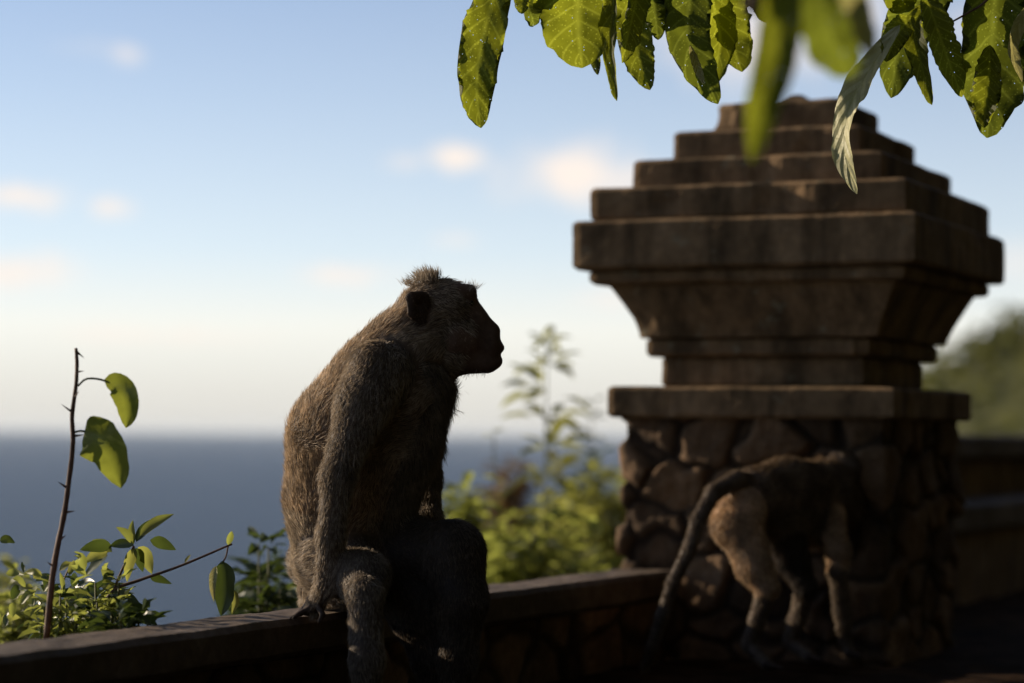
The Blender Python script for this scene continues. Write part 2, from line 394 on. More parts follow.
# ------------------------------------------------------------------ rubble masonry with real relief
def rubble(P, Nn, cell, depth, seed):
    """P (n,3) points, Nn (n,3) normals -> displaced points"""
    rg = np.random.default_rng(seed); lo, hi = P.min(0) - cell, P.max(0) + cell
    dims = np.maximum(1, np.ceil((hi - lo) / cell).astype(int))
    g = np.stack(np.meshgrid(*[np.arange(d) for d in dims], indexing='ij'), -1).reshape(-1, 3)
    sites = lo + (g + .5 + rg.uniform(-.46, .46, g.shape)) * cell
    d1 = np.full(len(P), 9.); d2 = d1.copy(); idx = np.zeros(len(P), int)
    scale = np.array([1, 1, 1.25])
    Pw = P + .022 * np.stack([vnoise(P * 22, 1), vnoise(P * 25, 2), vnoise(P * 25, 3)], -1)
    wt = rg.uniform(0, cell * .42, len(sites))
    for k, s_ in enumerate(sites):
        d = np.linalg.norm((Pw - s_) * scale, axis=1) - wt[k]
        nearer = d < d1
        d2 = np.where(nearer, d1, np.minimum(d2, d)); idx = np.where(nearer, k, idx); d1 = np.where(nearer, d, d1)
    e = np.clip((d2 - d1) / (cell * .2), 0, 1); e = e * e * (3 - 2 * e)
    ht = rg.uniform(.35, 1, len(sites))[idx]; tilt = rg.normal(0, .35, (len(sites), 3))[idx]
    rel = P - sites[idx]
    h = e * depth * (ht + (rel * tilt).sum(1) / cell * 1.2) + depth * .6 * fbm(P * 28, 4, 7) * e + .002 * fbm(P * 90, 2, 8)
    LAST['tone'] = (.22 + .78 * e) * rg.uniform(.4, 1.15, len(sites))[idx]
    return P + Nn * h[:, None]


LAST = {}


def set_tone(o, tone):
    n = len(o.data.vertices); tn = np.ones(n) * .5; tn[:len(tone)] = tone
    ca = o.data.color_attributes.new('tone', 'FLOAT_COLOR', 'POINT'); ca.data.foreach_set('color', np.stack([tn, tn, tn, np.ones(n)], 1).ravel().astype(np.float32))


PC_S, PC_P = 4.44, -1.67
# refit the pillar centre to the picture: front corner of the base slab and its left and right corners


def corner(cs, cp, w, k): return {'L': (cs - w, cp - w), 'F': (cs - w, cp + w), 'R': (cs + w, cp + w)}[k]


best = None
for cs in np.arange(4.2, 4.7, .02):
    for cp in np.arange(-1.85, -1.45, .01):
        for w in (.26, .265, .27):
            e = 0
            for k, x in (('L', 611), ('F', 889), ('R', 970)): e += (proj(WP(*corner(cs, cp, w, k), 1.0))[0] - x) ** 2
            if best is None or e < best[0]: best = (e, cs, cp, w)
PC_S, PC_P = best[1], best[2]
print('pillar centre', best)


def fit_w(l, r):
    b = min((abs(proj(WP(*corner(PC_S, PC_P, w, 'L'), 1.2))[0] - l) + abs(proj(WP(*corner(PC_S, PC_P, w, 'R'), 1.2))[0] - r), w) for w in np.arange(.02, .45, .001))
    return b[1]


def fit_z(w, y):
    return min((abs(proj(WP(*corner(PC_S, PC_P, w, 'L'), z))[1] - y), z) for z in np.arange(.4, 1.9, .001))[1]


def tier(name, w0, w1, z0, z1, parent, bev=.006, seed=0, prof=None):
    """square block (or lofted profile) with worn edges"""
    rings = prof or [(w0 - bev, z0), (w0, z0 + bev), (w1, z1 - bev), (w1 - bev, z1)]
    # densify
    R2 = []
    for a, b in zip(rings[:-1], rings[1:]):
        n = max(1, int(math.hypot(b[0] - a[0], b[1] - a[1]) / .012))
        for i in range(n): R2.append((a[0] + (b[0] - a[0]) * i / n, a[1] + (b[1] - a[1]) * i / n))
    R2.append(rings[-1]); n = 36; vs = []
    for (w, z) in R2:
        for (a, b) in (((-1, -1), (-1, 1)), ((-1, 1), (1, 1)), ((1, 1), (1, -1)), ((1, -1), (-1, -1))):
            for i in range(n):
                t_ = i / n; s_ = a[0] + (b[0] - a[0]) * t_; p_ = a[1] + (b[1] - a[1]) * t_
                c = max(0, 1 - min(t_, 1 - t_) * 2 * w / bev / 1.5) if w > 0 else 0
                vs.append(WP(PC_S + s_ * (w - c * bev * .35), PC_P + p_ * (w - c * bev * .35), z))
    V = np.array([tuple(v) for v in vs]); C = np.array(tuple(WP(PC_S, PC_P, 0))); out = V - C; out[:, 2] = 0; out /= np.linalg.norm(out, axis=1)[:, None] + 1e-9
    nn = fbm(V * 6, 4, seed) * .0030 + fbm(V * 55, 3, seed + 20) * .0018
    chip = np.clip(vnoise(V * 11 + 50, seed + 5) - .27, 0, 1) * .07
    V = V + out * (nn - chip)[:, None]; V[:, 2] += fbm(V * 20 + 7, 3, seed + 9) * .002
    m = 4 * n; fs = []
    for i in range(len(R2) - 1):
        for k in range(m): fs.append((i * m + k, i * m + (k + 1) % m, (i + 1) * m + (k + 1) % m, (i + 1) * m + k))
    fs.append(tuple(range(m - 1, -1, -1))); fs.append(tuple((len(R2) - 1) * m + k for k in range(m)))
    return new_obj(name, V, fs, M_CARVED, parent)


pil = thing('gate_pillar', 'stone pillar with stepped pyramid top, flared capital and rubble shaft', 'pillar', WP(PC_S, PC_P, .55))
BENCH = .55
spec = [('base_slab', 611, 970, 417, 386), ('neck', 665, 918, 386, 357), ('moulding', 650, 933, 357, 338), ('bell', None, None, 0, 0), ('moulding', 593, 987, 285, 270), ('cornice', 575, 1002, 270, 221), ('step', 592, 982, 221, 188), ('step', 635, 946, 188, 160), ('step', 675, 905, 160, 132), ('step', 714, 867, 132, 104)]
zprev = None; SH_W = fit_w(620, 960)
for k, (nm, l, r, yb, yt) in enumerate(spec):
    if nm == 'bell':
        wb, wt = fit_w(637, 947), fit_w(604, 983); z0 = zprev; z1 = fit_z(wt, 285)
        pr = [(wb - .004, z0)] + [(wb + (wt - wb) * (0.12 * q + .88 * q ** 1.25), z0 + (z1 - z0) * (.01 + .98 * q)) for q in np.linspace(0, 1, 9)] + [(wt - .004, z1)]
        tier('bell', 0, 0, 0, 0, pil, seed=k, prof=pr); zprev = z1; continue
    w = fit_w(l, r) + .006
    z0 = fit_z(w, yb) if zprev is None else zprev
    z1 = fit_z(w, yt)
    if zprev is None: Z_SHAFT = z0
    tier(nm, w, w, z0, z1, pil, seed=k * 3 + 1); zprev = z1
# small worn knob on the top step
pr = [(.052, zprev), (.05, zprev + .008), (.03, zprev + .014), (.012, zprev + .026), (.002, zprev + .028)]
tier('finial', 0, 0, 0, 0, pil, seed=99, prof=pr)
# shaft
n_p = 110; per = []
w = SH_W - .012
for (a, b, nr) in (((-1, -1), (-1, 1), (-1, 0)), ((-1, 1), (1, 1), (0, 1)), ((1, 1), (1, -1), (1, 0)), ((1, -1), (-1, -1), (0, -1))):
    for i in range(n_p // 1):
        q = i / n_p; per.append((a[0] + (b[0] - a[0]) * q, a[1] + (b[1] - a[1]) * q, nr))
hs = np.arange(BENCH - .02, Z_SHAFT + .004, .0055)
P = []; Nn = []
for (a, b, nr) in per:
    nv = SV * nr[0] + PV * nr[1]
    cr = (SV * a + PV * b).normalized(); k = max(0, max(abs(a), abs(b)) * min(abs(a), abs(b)) - .93) / .07; nv = (nv * (1 - k) + cr * k).normalized()
    for z in hs: P.append(tuple(WP(PC_S + a * w, PC_P + b * w, z))); Nn.append(tuple(nv))
P = rubble(np.array(P), np.array(Nn), .095, .017, 8)
set_tone(new_obj('shaft', P, grid_faces(len(per), len(hs), True), M_RUBBLE, pil, True), LAST['tone'])


# ------------------------------------------------------------------ low wall: coping + masonry
def box_wall(name, s0, s1, p0, p1, z0, z1, mat, parent, step=.02, amp=.006, bev=.008, seed=0):
    """long block, dense rounded section swept along s, with uneven surface"""
    sec = []
    c = [(p0, z0), (p0, z1), (p1, z1), (p1, z0)]
    for (a, b) in zip(c, c[1:] + c[:1]):
        d = math.hypot(b[0] - a[0], b[1] - a[1]); n = max(2, int((d - 2 * bev) / step))
        for i in range(n + 1):
            q = (bev + (d - 2 * bev) * i / n) / d; sec.append((a[0] + (b[0] - a[0]) * q, a[1] + (b[1] - a[1]) * q))
    ns = int((s1 - s0) / step) + 1; ss = np.linspace(s0, s1, ns)
    V = np.array([tuple(WP(s_, p_, z_)) for s_ in ss for (p_, z_) in sec])
    cn = np.tile(np.array([((p_ - (p0 + p1) / 2), (z_ - (z0 + z1) / 2)) for p_, z_ in sec]), (ns, 1)); cn /= np.linalg.norm(cn, axis=1)[:, None]
    h = fbm(V * 12, 4, seed) * amp + fbm(V * 60, 2, seed + 3) * amp * .4
    V = V + (np.array(PV)[None] * cn[:, :1] + np.array([0, 0, 1.])[None] * cn[:, 1:]) * h[:, None]
    m = len(sec); fs = grid_faces(ns, m); fs += [(i * m + m - 1, (i + 1) * m + m - 1, (i + 1) * m, i * m) for i in range(ns - 1)]
    fs = [f[::-1] for f in fs] + [tuple(range(m)), tuple(range(ns * m - 1, ns * m - m - 1, -1))]
    return new_obj(name, V, fs, mat, parent)


def masonry(name, s0, s1, p, z0, z1, nrm, mat, parent, thick, cell=.15, dep=.010, seed=3):
    ss = np.arange(s0, s1, .008); zs = np.arange(z0, z1, .008)
    P = np.array([tuple(WP(s_, p, z)) for s_ in ss for z in zs]); Nn = np.tile(np.array(tuple(PV * nrm)), (len(P), 1))
    P = rubble(P, Nn, cell, dep, seed); n = len(P); f = grid_faces(len(ss), len(zs))
    # back face and rim keep the block solid
    bk = [tuple(WP(a, p - thick * nrm, z)) for a, z in ((s0, z0), (s0, z1), (s1, z1), (s1, z0))]
    f.append((n, n + 1, n + 2, n + 3)); nz_ = len(zs)
    f.append((n, n + 1) + tuple(range(nz_ - 1, -1, -1))); f.append((n + 3, n + 2) + tuple((len(ss) - 1) * nz_ + i for i in range(nz_ - 1, -1, -1)))
    f.append((n + 1, n + 2) + tuple(i * nz_ + nz_ - 1 for i in range(len(ss) - 1, -1, -1)))
    o = new_obj(name, np.vstack([P, bk]), f, mat, parent); set_tone(o, LAST['tone']); return o


TOP = .705; P_OUT, P_IN = -1.70, -1.592
sh_face = PC_S - SH_W
wall = thing('parapet_wall', 'low stone parapet with flat coping running in front of the pillar', 'wall', WP(2, -1.65, BENCH))
box_wall('coping', 0.2, sh_face - .004, P_OUT, P_IN, TOP - .05, TOP, M_CAP, wall, .012, .006, .008, 1)
masonry('masonry', .2, sh_face - .006, P_IN - .022, -.1, TOP - .052, 1, M_RUBBLE, wall, .07)
# platform on which the animals stand
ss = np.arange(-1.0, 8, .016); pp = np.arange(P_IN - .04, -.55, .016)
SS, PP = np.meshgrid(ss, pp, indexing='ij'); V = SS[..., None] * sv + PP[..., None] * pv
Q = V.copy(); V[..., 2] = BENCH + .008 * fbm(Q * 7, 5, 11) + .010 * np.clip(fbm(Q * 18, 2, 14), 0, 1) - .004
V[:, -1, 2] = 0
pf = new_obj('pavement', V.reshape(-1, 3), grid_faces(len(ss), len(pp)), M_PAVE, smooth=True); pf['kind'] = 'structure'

# second, higher wall beyond the pillar
b2 = PC_S + SH_W + .004
w2 = thing('boundary_wall', 'higher dark wall with pale ledge continuing behind the pillar', 'wall', WP(b2 + 1.5, -1.65, BENCH))
box_wall('coping', b2, 10, -1.80, -1.60, .895, .955, M_CAP, w2, .03, .008, .008, 4)
box_wall('wall_body', b2, 10, -1.78, -1.66, -.1, .893, M_CARVED, w2, .05, .006, .008, 6)
box_wall('ledge', b2, 10, -1.657, -1.48, .72, .79, M_CAP, w2, .03, .008, .008, 9)
box_wall('plinth', b2, 10, -1.657, -1.50, .50, .718, M_CARVED, w2, .04, .008, .008, 12)


# ------------------------------------------------------------------ SDF bodies (one continuous mesh each)
def surface_nets(Fd, org, h):
    nx, ny, nz_ = Fd.shape; ins = Fd < 0
    sx = (nx - 1, ny - 1, nz_ - 1)
    acc = np.zeros(sx + (3,)); cnt = np.zeros(sx)
    cs = [(a, b, c) for a in (0, 1) for b in (0, 1) for c in (0, 1)]

    def sub(a): return Fd[a[0]:nx - 1 + a[0], a[1]:ny - 1 + a[1], a[2]:nz_ - 1 + a[2]]
    for a in cs:
        for ax in range(3):
            if a[ax] == 0:
                b = list(a); b[ax] = 1; fa, fb = sub(a), sub(b); x = (fa < 0) != (fb < 0)
                tt = np.where(x, fa / np.where(x, fa - fb, 1), 0)
                for c in range(3): acc[..., c] += np.where(x, a[c] + (tt if c == ax else 0), 0)
                cnt += x
    act = cnt > 0; idx = np.full(sx, -1); idx[act] = np.arange(act.sum())
    ii = np.argwhere(act); V = (ii + acc[act] / cnt[act][:, None]) * h + org
    faces = []
    for ax in range(3):
        o1, o2 = (ax + 1) % 3, (ax + 2) % 3
        a = np.take(ins, range(0, Fd.shape[ax] - 1), ax); b = np.take(ins, range(1, Fd.shape[ax]), ax); E = np.argwhere(a != b)
        E = E[(E[:, o1] > 0) & (E[:, o2] > 0) & (E[:, o1] < sx[o1]) & (E[:, o2] < sx[o2])]
        flip = a[tuple(E.T)]

        def at_(d1, d2):
            e = E.copy(); e[:, o1] += d1; e[:, o2] += d2; return idx[tuple(e.T)]
        q = np.stack([at_(-1, -1), at_(0, -1), at_(0, 0), at_(-1, 0)], 1); q = np.where(flip[:, None], q, q[:, ::-1]); faces.append(q)
    return V, np.vstack(faces)


def rcone(P, a, b, r1, r2, flat=None):
    if flat is not None:
        ax, k = flat; P = P + np.outer((P - a) @ ax, ax) * (1 / k - 1); b = b + ax * ((b - a) @ ax) * (1 / k - 1)
    ba = b - a; l2 = ba @ ba
    h = np.clip(((P - a) @ ba) / l2, 0, 1) if l2 > 1e-10 else np.zeros(len(P))
    return np.linalg.norm(P - a - h[:, None] * ba, axis=1) - (r1 + (r2 - r1) * h), h


class Body:
    """prims: (a, b, r1, r2, blend, region, flat) with a,b in world metres"""
    def __init__(s): s.pr = []

    def px(s, p1, p2, r1, r2=None, k=.012, reg='body', flat=None):
        a = np.array(at(*p1)); b = np.array(at(*p2)); s1 = p1[2] / F; s2 = p2[2] / F; r2 = r1 if r2 is None else r2
        s.pr.append((a, b + 1e-6, r1 * s1, r2 * s2, k, reg, None if flat is None else (np.array(CF), flat)))

    def chain(s, pts, rs, k=.010, reg='body'):
        for i in range(len(pts) - 1): s.px(pts[i], pts[i + 1], rs[i], rs[i + 1], k, reg)

    def mesh(s, h):
        lo = np.min([np.minimum(p[0] - p[2], p[1] - p[3]) for p in s.pr], 0) - 3 * h - .01; hi = np.max([np.maximum(p[0] + p[2], p[1] + p[3]) for p in s.pr], 0) + 3 * h + .01
        n = np.ceil((hi - lo) / h).astype(int) + 1; Fd = np.full(tuple(n), .05)
        for (a, b, r1, r2, k, reg, fl) in s.pr:
            m = max(r1, r2) * 1.3 + k * 1.5 + 2 * h
            i0 = np.maximum(0, np.floor((np.minimum(a, b) - m - lo) / h).astype(int)); i1 = np.minimum(n, np.ceil((np.maximum(a, b) + m - lo) / h).astype(int) + 1)
            sl_ = tuple(slice(x, y) for x, y in zip(i0, i1))
            G = np.stack(np.meshgrid(*[lo[q] + h * np.arange(i0[q], i1[q]) for q in range(3)], indexing='ij'), -1)
            d = rcone(G.reshape(-1, 3), a, b, r1, r2, fl)[0].reshape(G.shape[:3]); f = Fd[sl_]
            hh = np.clip(.5 + .5 * (f - d) / k, 0, 1); Fd[sl_] = f * (1 - hh) + d * hh - k * hh * (1 - hh)
        return surface_nets(Fd, lo, h)

    def nearest(s, P):
        bd = np.full(len(P), 9.); bi = np.zeros(len(P), int); bh = np.zeros(len(P))
        for i, (a, b, r1, r2, k, reg, fl) in enumerate(s.pr):
            d, h = rcone(P, a, b, r1, r2, fl); m = d < bd; bd[m] = d[m]; bi[m] = i; bh[m] = h[m]
        return bi, bh


def fur_material(name, ca, cb, cc):
    t = NT(name); at_ = t.n('ShaderNodeAttribute', attribute_name='tone')
    a = t.noise(26, 3, .6); b = t.noise(170, 2, .5)
    ad = t.n('ShaderNodeMath', operation='MULTIPLY_ADD'); t.l(b, ad.inputs[0]); ad.inputs[1].default_value = .55; t.l(a, ad.inputs[2])
    col = t.ramp(ad.outputs[0], [(.45, ca), (.75, cb), (1.0, cc)])
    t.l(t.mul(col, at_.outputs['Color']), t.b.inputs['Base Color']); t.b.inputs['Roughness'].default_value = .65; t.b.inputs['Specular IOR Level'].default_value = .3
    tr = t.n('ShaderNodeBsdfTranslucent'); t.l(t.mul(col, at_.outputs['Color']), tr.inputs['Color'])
    mx = t.n('ShaderNodeMixShader'); mx.inputs[0].default_value = .3; t.l(t.b.outputs[0], mx.inputs[1]); t.l(tr.outputs[0], mx.inputs[2]); t.l(mx.outputs[0], t.out.inputs['Surface'])
    return t.m


REG = {  # length m, lift, tone rgb with some painted sun and shade, density
    'body': (.014, .3, (1, 1, 1), 1.0), 'back': (.016, .26, (1.1, 1.02, .93), 1.0), 'chest': (.018, .45, (.55, .52, .48), 1.0),  # chest tone is darkened to stand for the body's shade
    'arm': (.012, .28, (.8, .78, .76), 1), 'leg': (.011, .2, (.30, .28, .27), 1), 'shin': (.011, .2, (.66, .65, .64), 1), 'head': (.010, .38, (.9, .85, .8), 1), 'face': (.004, .3, (1.2, 1.0, .92), .5),  # leg tone is darkened to stand for shade low down
    'muzzle': (.002, .3, (.95, .78, .72), .35), 'skin': (.001, .2, (.45, .38, .36), .0), 'tail': (.009, .35, (1.1, 1.12, 1.15), 1), 'ear': (.004, .4, (.5, .42, .38), .6), 'pale': (.012, .35, (3.1, 2.9, 2.6), 1)}  # pale tone brightens fur to stand for direct sun


def make_body(name, body, h, parent, fmat, smat, nfur, seed, scale=1.0, width=.00042):
    V, Fc = body.mesh(h)
    for _ in range(2):      # light smoothing
        acc = np.zeros_like(V); c = np.zeros(len(V))
        for q in range(4):
            i, j = Fc[:, q], Fc[:, (q + 1) % 4]; np.add.at(acc, i, V[j]); np.add.at(c, i, 1); np.add.at(acc, j, V[i]); np.add.at(c, j, 1)
        V = V * .5 + acc / c[:, None] * .5
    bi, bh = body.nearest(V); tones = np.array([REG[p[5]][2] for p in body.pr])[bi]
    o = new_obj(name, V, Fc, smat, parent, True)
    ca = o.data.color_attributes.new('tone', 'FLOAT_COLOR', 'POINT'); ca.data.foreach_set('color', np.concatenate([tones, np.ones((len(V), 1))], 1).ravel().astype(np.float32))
    # fur strands
    rg = np.random.default_rng(seed)
    T = np.vstack([Fc[:, [0, 1, 2]], Fc[:, [0, 2, 3]]]); A_, B_, C_ = V[T[:, 0]], V[T[:, 1]], V[T[:, 2]]
    cr = np.cross(B_ - A_, C_ - A_); ar = np.linalg.norm(cr, axis=1); pr_ = ar / ar.sum(); k = rg.choice(len(T), nfur, p=pr_)
    u = rg.random((nfur, 2)); fl = u.sum(1) > 1; u[fl] = 1 - u[fl]
    # smooth vertex normals
    vn = np.zeros_like(V)
    for c in range(3): np.add.at(vn, T[:, c], cr)
    vn /= np.linalg.norm(vn, axis=1)[:, None] + 1e-12
    w0 = (1 - u.sum(1))[:, None]; P = A_[k] * w0 + B_[k] * u[:, :1] + C_[k] * u[:, 1:]
    Nv = vn[T[k, 0]] * w0 + vn[T[k, 1]] * u[:, :1] + vn[T[k, 2]] * u[:, 1:]; Nv /= np.linalg.norm(Nv, axis=1)[:, None]
    bi, bh = body.nearest(P)
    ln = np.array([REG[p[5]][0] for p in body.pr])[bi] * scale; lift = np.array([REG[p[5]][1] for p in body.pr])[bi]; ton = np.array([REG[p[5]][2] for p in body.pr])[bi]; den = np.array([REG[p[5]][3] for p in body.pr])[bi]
    ax = np.array([(p[1] - p[0]) / (np.linalg.norm(p[1] - p[0]) + 1e-9) for p in body.pr])[bi]
    ax = ax + np.array([0, 0, -.55]); ax += .35 * np.stack([vnoise(P * 40, 1), vnoise(P * 40, 2), vnoise(P * 40, 3)], -1) * 2
    tg = ax - Nv * (ax * Nv).sum(1)[:, None]; tg /= np.linalg.norm(tg, axis=1)[:, None] + 1e-9
    keep = rg.random(nfur) < den; P, Nv, tg, ln, lift, ton = [x[keep] for x in (P, Nv, tg, ln, lift, ton)]; n = len(P)
    ln = ln * rg.uniform(.6, 1.25, n) * (1 + .5 * vnoise(P * 60, 5)); lf = (lift * rg.uniform(.5, 1.6, n))[:, None]
    d1 = Nv * lf + tg * (1 - lf * .4) + rg.normal(0, .14, (n, 3)); d1 /= np.linalg.norm(d1, axis=1)[:, None]
    d2 = d1 * .8 + tg * .5 + np.array([0, 0, -.18]); d2 /= np.linalg.norm(d2, axis=1)[:, None]
    sd = np.cross(d1, rg.normal(0, 1, (n, 3))); sd /= np.linalg.norm(sd, axis=1)[:, None]; sd = sd * width * scale
    p0 = P - Nv * .001; p1 = p0 + d1 * ln[:, None] * .55; p2 = p1 + d2 * ln[:, None] * .45
    HV = np.stack([p0 - sd, p0 + sd, p1 + sd * .7, p1 - sd * .7, p2], 1).reshape(-1, 3); b = np.arange(n) * 5
    me = bpy.data.meshes.new('fur'); nf = 2 * n
    me.vertices.add(5 * n); me.vertices.foreach_set('co', HV.ravel().astype(np.float32))
    loops = np.concatenate([np.stack([b, b + 1, b + 2, b + 3], 1), np.stack([b + 3, b + 2, b + 4], 1)], 1).ravel()
    me.loops.add(len(loops)); me.loops.foreach_set('vertex_index', loops.astype(np.int32))
    st = np.stack([np.arange(n) * 7, np.arange(n) * 7 + 4], 1).ravel(); tot = np.tile([4, 3], n)
    me.polygons.add(nf); me.polygons.foreach_set('loop_start', st.astype(np.int32)); me.polygons.foreach_set('loop_total', tot.astype(np.int32))
    me.update(calc_edges=True); me.validate()
    fo = bpy.data.objects.new('fur', me); S.collection.objects.link(fo); me.materials.append(fmat); fo.parent = o
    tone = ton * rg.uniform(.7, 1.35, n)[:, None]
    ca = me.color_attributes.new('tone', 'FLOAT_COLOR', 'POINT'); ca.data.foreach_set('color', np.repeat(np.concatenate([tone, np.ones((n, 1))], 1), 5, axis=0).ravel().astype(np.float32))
    return o, fo


M_FUR = fur_material('monkey_fur', (.16, .125, .088), (.35, .285, .21), (.58, .485, .37))
M_SKIN = fur_material('monkey_skin', (.075, .055, .04), (.13, .095, .07), (.17, .13, .10))
M_EYE = simple('eye_dark', (.012, .008, .006), .12, .6, 20, .1)


def tuft(parent, roots, mat, seed, n=220, width=.0004, tone=1.0):
    """longer hairs: roots = list of (px,py,D, dirx, diry, length px, spread)"""
    rg = random.Random(seed); mb = MB()
    for (x, y, D, dx, dy, ln, spx) in roots:
        for _ in range(n // len(roots)):
            p = at(x + rg.gauss(0, spx), y + rg.gauss(0, 1.2), D + rg.gauss(0, .008)); a = math.radians(rg.gauss(0, 16)); ddx = dx * math.cos(a) - dy * math.sin(a); ddy = dx * math.sin(a) + dy * math.cos(a)
            L_ = ln * D / F * rg.uniform(.5, 1.15); d = (CR * ddx - CU * ddy + CF * rg.gauss(0, .35)).normalized(); sd = d.cross(Vector((rg.gauss(0, 1), rg.gauss(0, 1), rg.gauss(0, 1)))).normalized() * width
            q = p + d * L_ * .6; e = q + (d + Vector((-.25, 0, -.15))).normalized() * L_ * .4; mb.add([p - sd, p + sd, q + sd * .7, q - sd * .7, e], [(0, 1, 2, 3), (3, 2, 4)])
    o = mb.build('hair_tuft', mat, parent)
    ca = o.data.color_attributes.new('tone', 'FLOAT_COLOR', 'POINT'); ca.data.foreach_set('color', [tone, tone, tone, 1.0] * len(mb.v))
    return o


# ---- monkey sitting on the wall
m1 = thing('macaque', 'brown macaque sitting on the parapet in profile, looking right, one arm planted on the coping', 'monkey', at(335, 610, 3.25))
B = Body()
Dm = 3.27
B.px((340, 556, Dm), (344, 500, Dm), 46, 54, .03, 'body')
B.px((344, 500, Dm), (354, 440, Dm), 54, 61, .03, 'back')
B.px((354, 440, Dm), (388, 388, Dm), 61, 55, .03, 'back')
B.px((388, 388, Dm), (406, 352, Dm), 54, 40, .03, 'back')
B.px((406, 352, Dm), (424, 322, Dm), 38, 31, .02, 'back')
B.px((400, 385, Dm), (398, 440, Dm), 48, 40, .025, 'chest')
B.px((398, 440, Dm), (372, 520, Dm), 38, 36, .025, 'chest')
B.px((424, 385, Dm), (426, 366, Dm), 24, 22, .02, 'chest')
# head
B.px((431, 309, Dm), (444, 306, Dm), 28.5, 26.5, .014, 'head')
B.px((440, 330, Dm), (452, 336, Dm), 28, 26, .014, 'head')
B.px((432, 354, Dm), (452, 354, Dm), 25, 21, .016, 'head')
for sgn in (-1, 1):
    B.px((458, 293, Dm + sgn * .012), (469, 292, Dm + sgn * .011), 10, 8, .006, 'face')      # brow
    B.px((455, 338, Dm + sgn * .018), (466, 342, Dm + sgn * .014), 15, 12, .010, 'face')      # cheek
B.px((466, 304, Dm), (476, 317, Dm), 12.5, 10.5, .010, 'face')
B.px((475, 318, Dm), (492, 331, Dm), 11, 8.5, .008, 'muzzle')
B.px((463, 338, Dm), (488, 346, Dm), 20, 14, .008, 'muzzle')
B.px((490, 335, Dm - .003), (494.5, 338, Dm - .003), 5, 4, .003, 'muzzle')
B.px((490, 335, Dm + .004), (494.5, 338, Dm + .004), 5, 4, .003, 'muzzle')
B.px((493, 347.5, Dm), (499.5, 348, Dm), 7.5, 5.4, .004, 'muzzle')           # upper lip
B.px((489, 361, Dm), (496, 361, Dm), 9, 7, .003, 'muzzle')         # lower lip
B.px((455, 356, Dm), (487, 362, Dm), 19.5, 11.5, .007, 'muzzle')             # jaw, chin
for dd, rr_ in ((-.048, 1), (.048, 1)):
    B.px((422, 298, Dm + dd * .88), (411, 297, Dm + dd * 1.16), 7.5, 5.5, .003, 'ear', .4)
    B.px((411, 297, Dm + dd * 1.16), (411.5, 313, Dm + dd * 1.12), 5.5, 5, .003, 'ear', .4); B.px((422, 300, Dm + dd * .88), (418, 316, Dm + dd * .96), 8, 7, .004, 'ear', .4); B.px((411.5, 313, Dm + dd * 1.12), (419, 319, Dm + dd * .95), 5, 6, .003, 'ear', .4); B.px((416, 305, Dm + dd * .92), (417, 309, Dm + dd * .92), 8, 8, .004, 'ear', .3)
# buttocks
B.px((336, 566, Dm + .045), (322, 560, Dm + .05), 36, 32, .02)
B.px((342, 566, Dm - .035), (330, 562, Dm - .04), 34, 30, .02)
B.px((318, 588, Dm + .03), (322, 596, Dm + .03), 17, 15, .02)
# near arm
na = [(378, 372, 3.20), (364, 402, 3.175), (338, 476, 3.14), (331, 535, 3.135), (325, 588, 3.13)]
B.chain(na, [31, 27, 16, 12.5, 10], .014, 'arm')
B.px((325, 588, 3.13), (315, 606, 3.14), 10, 9, .006, 'arm')
B.px((316, 603, 3.14), (308, 610, 3.145), 10, 7, .004, 'skin', .7)
for (dx, dD, ln) in ((0, -.014, 1.0), (-3, -.004, 1.1), (-3, .007, 1.08), (0, .017, .9)):
    a = (311 + dx * .3, 608, 3.142 + dD); b_ = (311 - 10 * ln, 612.5, 3.146 + dD * 1.3); c = (311 - 18 * ln, 618.5, 3.14 + dD * 1.4)
    B.px(a, b_, 3.6, 3.2, .0015, 'skin'); B.px(b_, c, 3.2, 2.4, .001, 'skin')
B.px((318, 606, 3.125), (323, 615, 3.115), 3.8, 3.3, .002, 'skin'); B.px((323, 615, 3.115), (319, 622, 3.105), 3.2, 2.6, .001, 'skin')
# far arm resting on the raised knee
fa = [(410, 385, 3.34), (420, 430, 3.37), (426, 478, 3.38), (430, 520, 3.33), (440, 540, 3.29)]
B.chain(fa, [28, 22, 14, 11, 9], .014, 'arm')
for q in range(4):
    B.px((442, 538, 3.28 - q * .012), (452, 545, 3.272 - q * .013), 3.6, 3, .0015, 'skin'); B.px((452, 545, 3.272 - q * .013), (457, 553, 3.262 - q * .013), 3, 2.3, .001, 'skin')
# near leg, hanging over the inner face of the wall
B.chain([(352, 568, 3.24), (362, 578, 3.14), (366, 596, 3.08)], [36, 24, 17], .022, 'shin')
B.chain([(365, 594, 3.08), (367, 660, 3.06), (369, 722, 3.07)], [17, 16.5, 10], .010, 'shin')
B.px((369, 725, 3.07), (392, 742, 3.02), 9, 7, .008, 'skin')
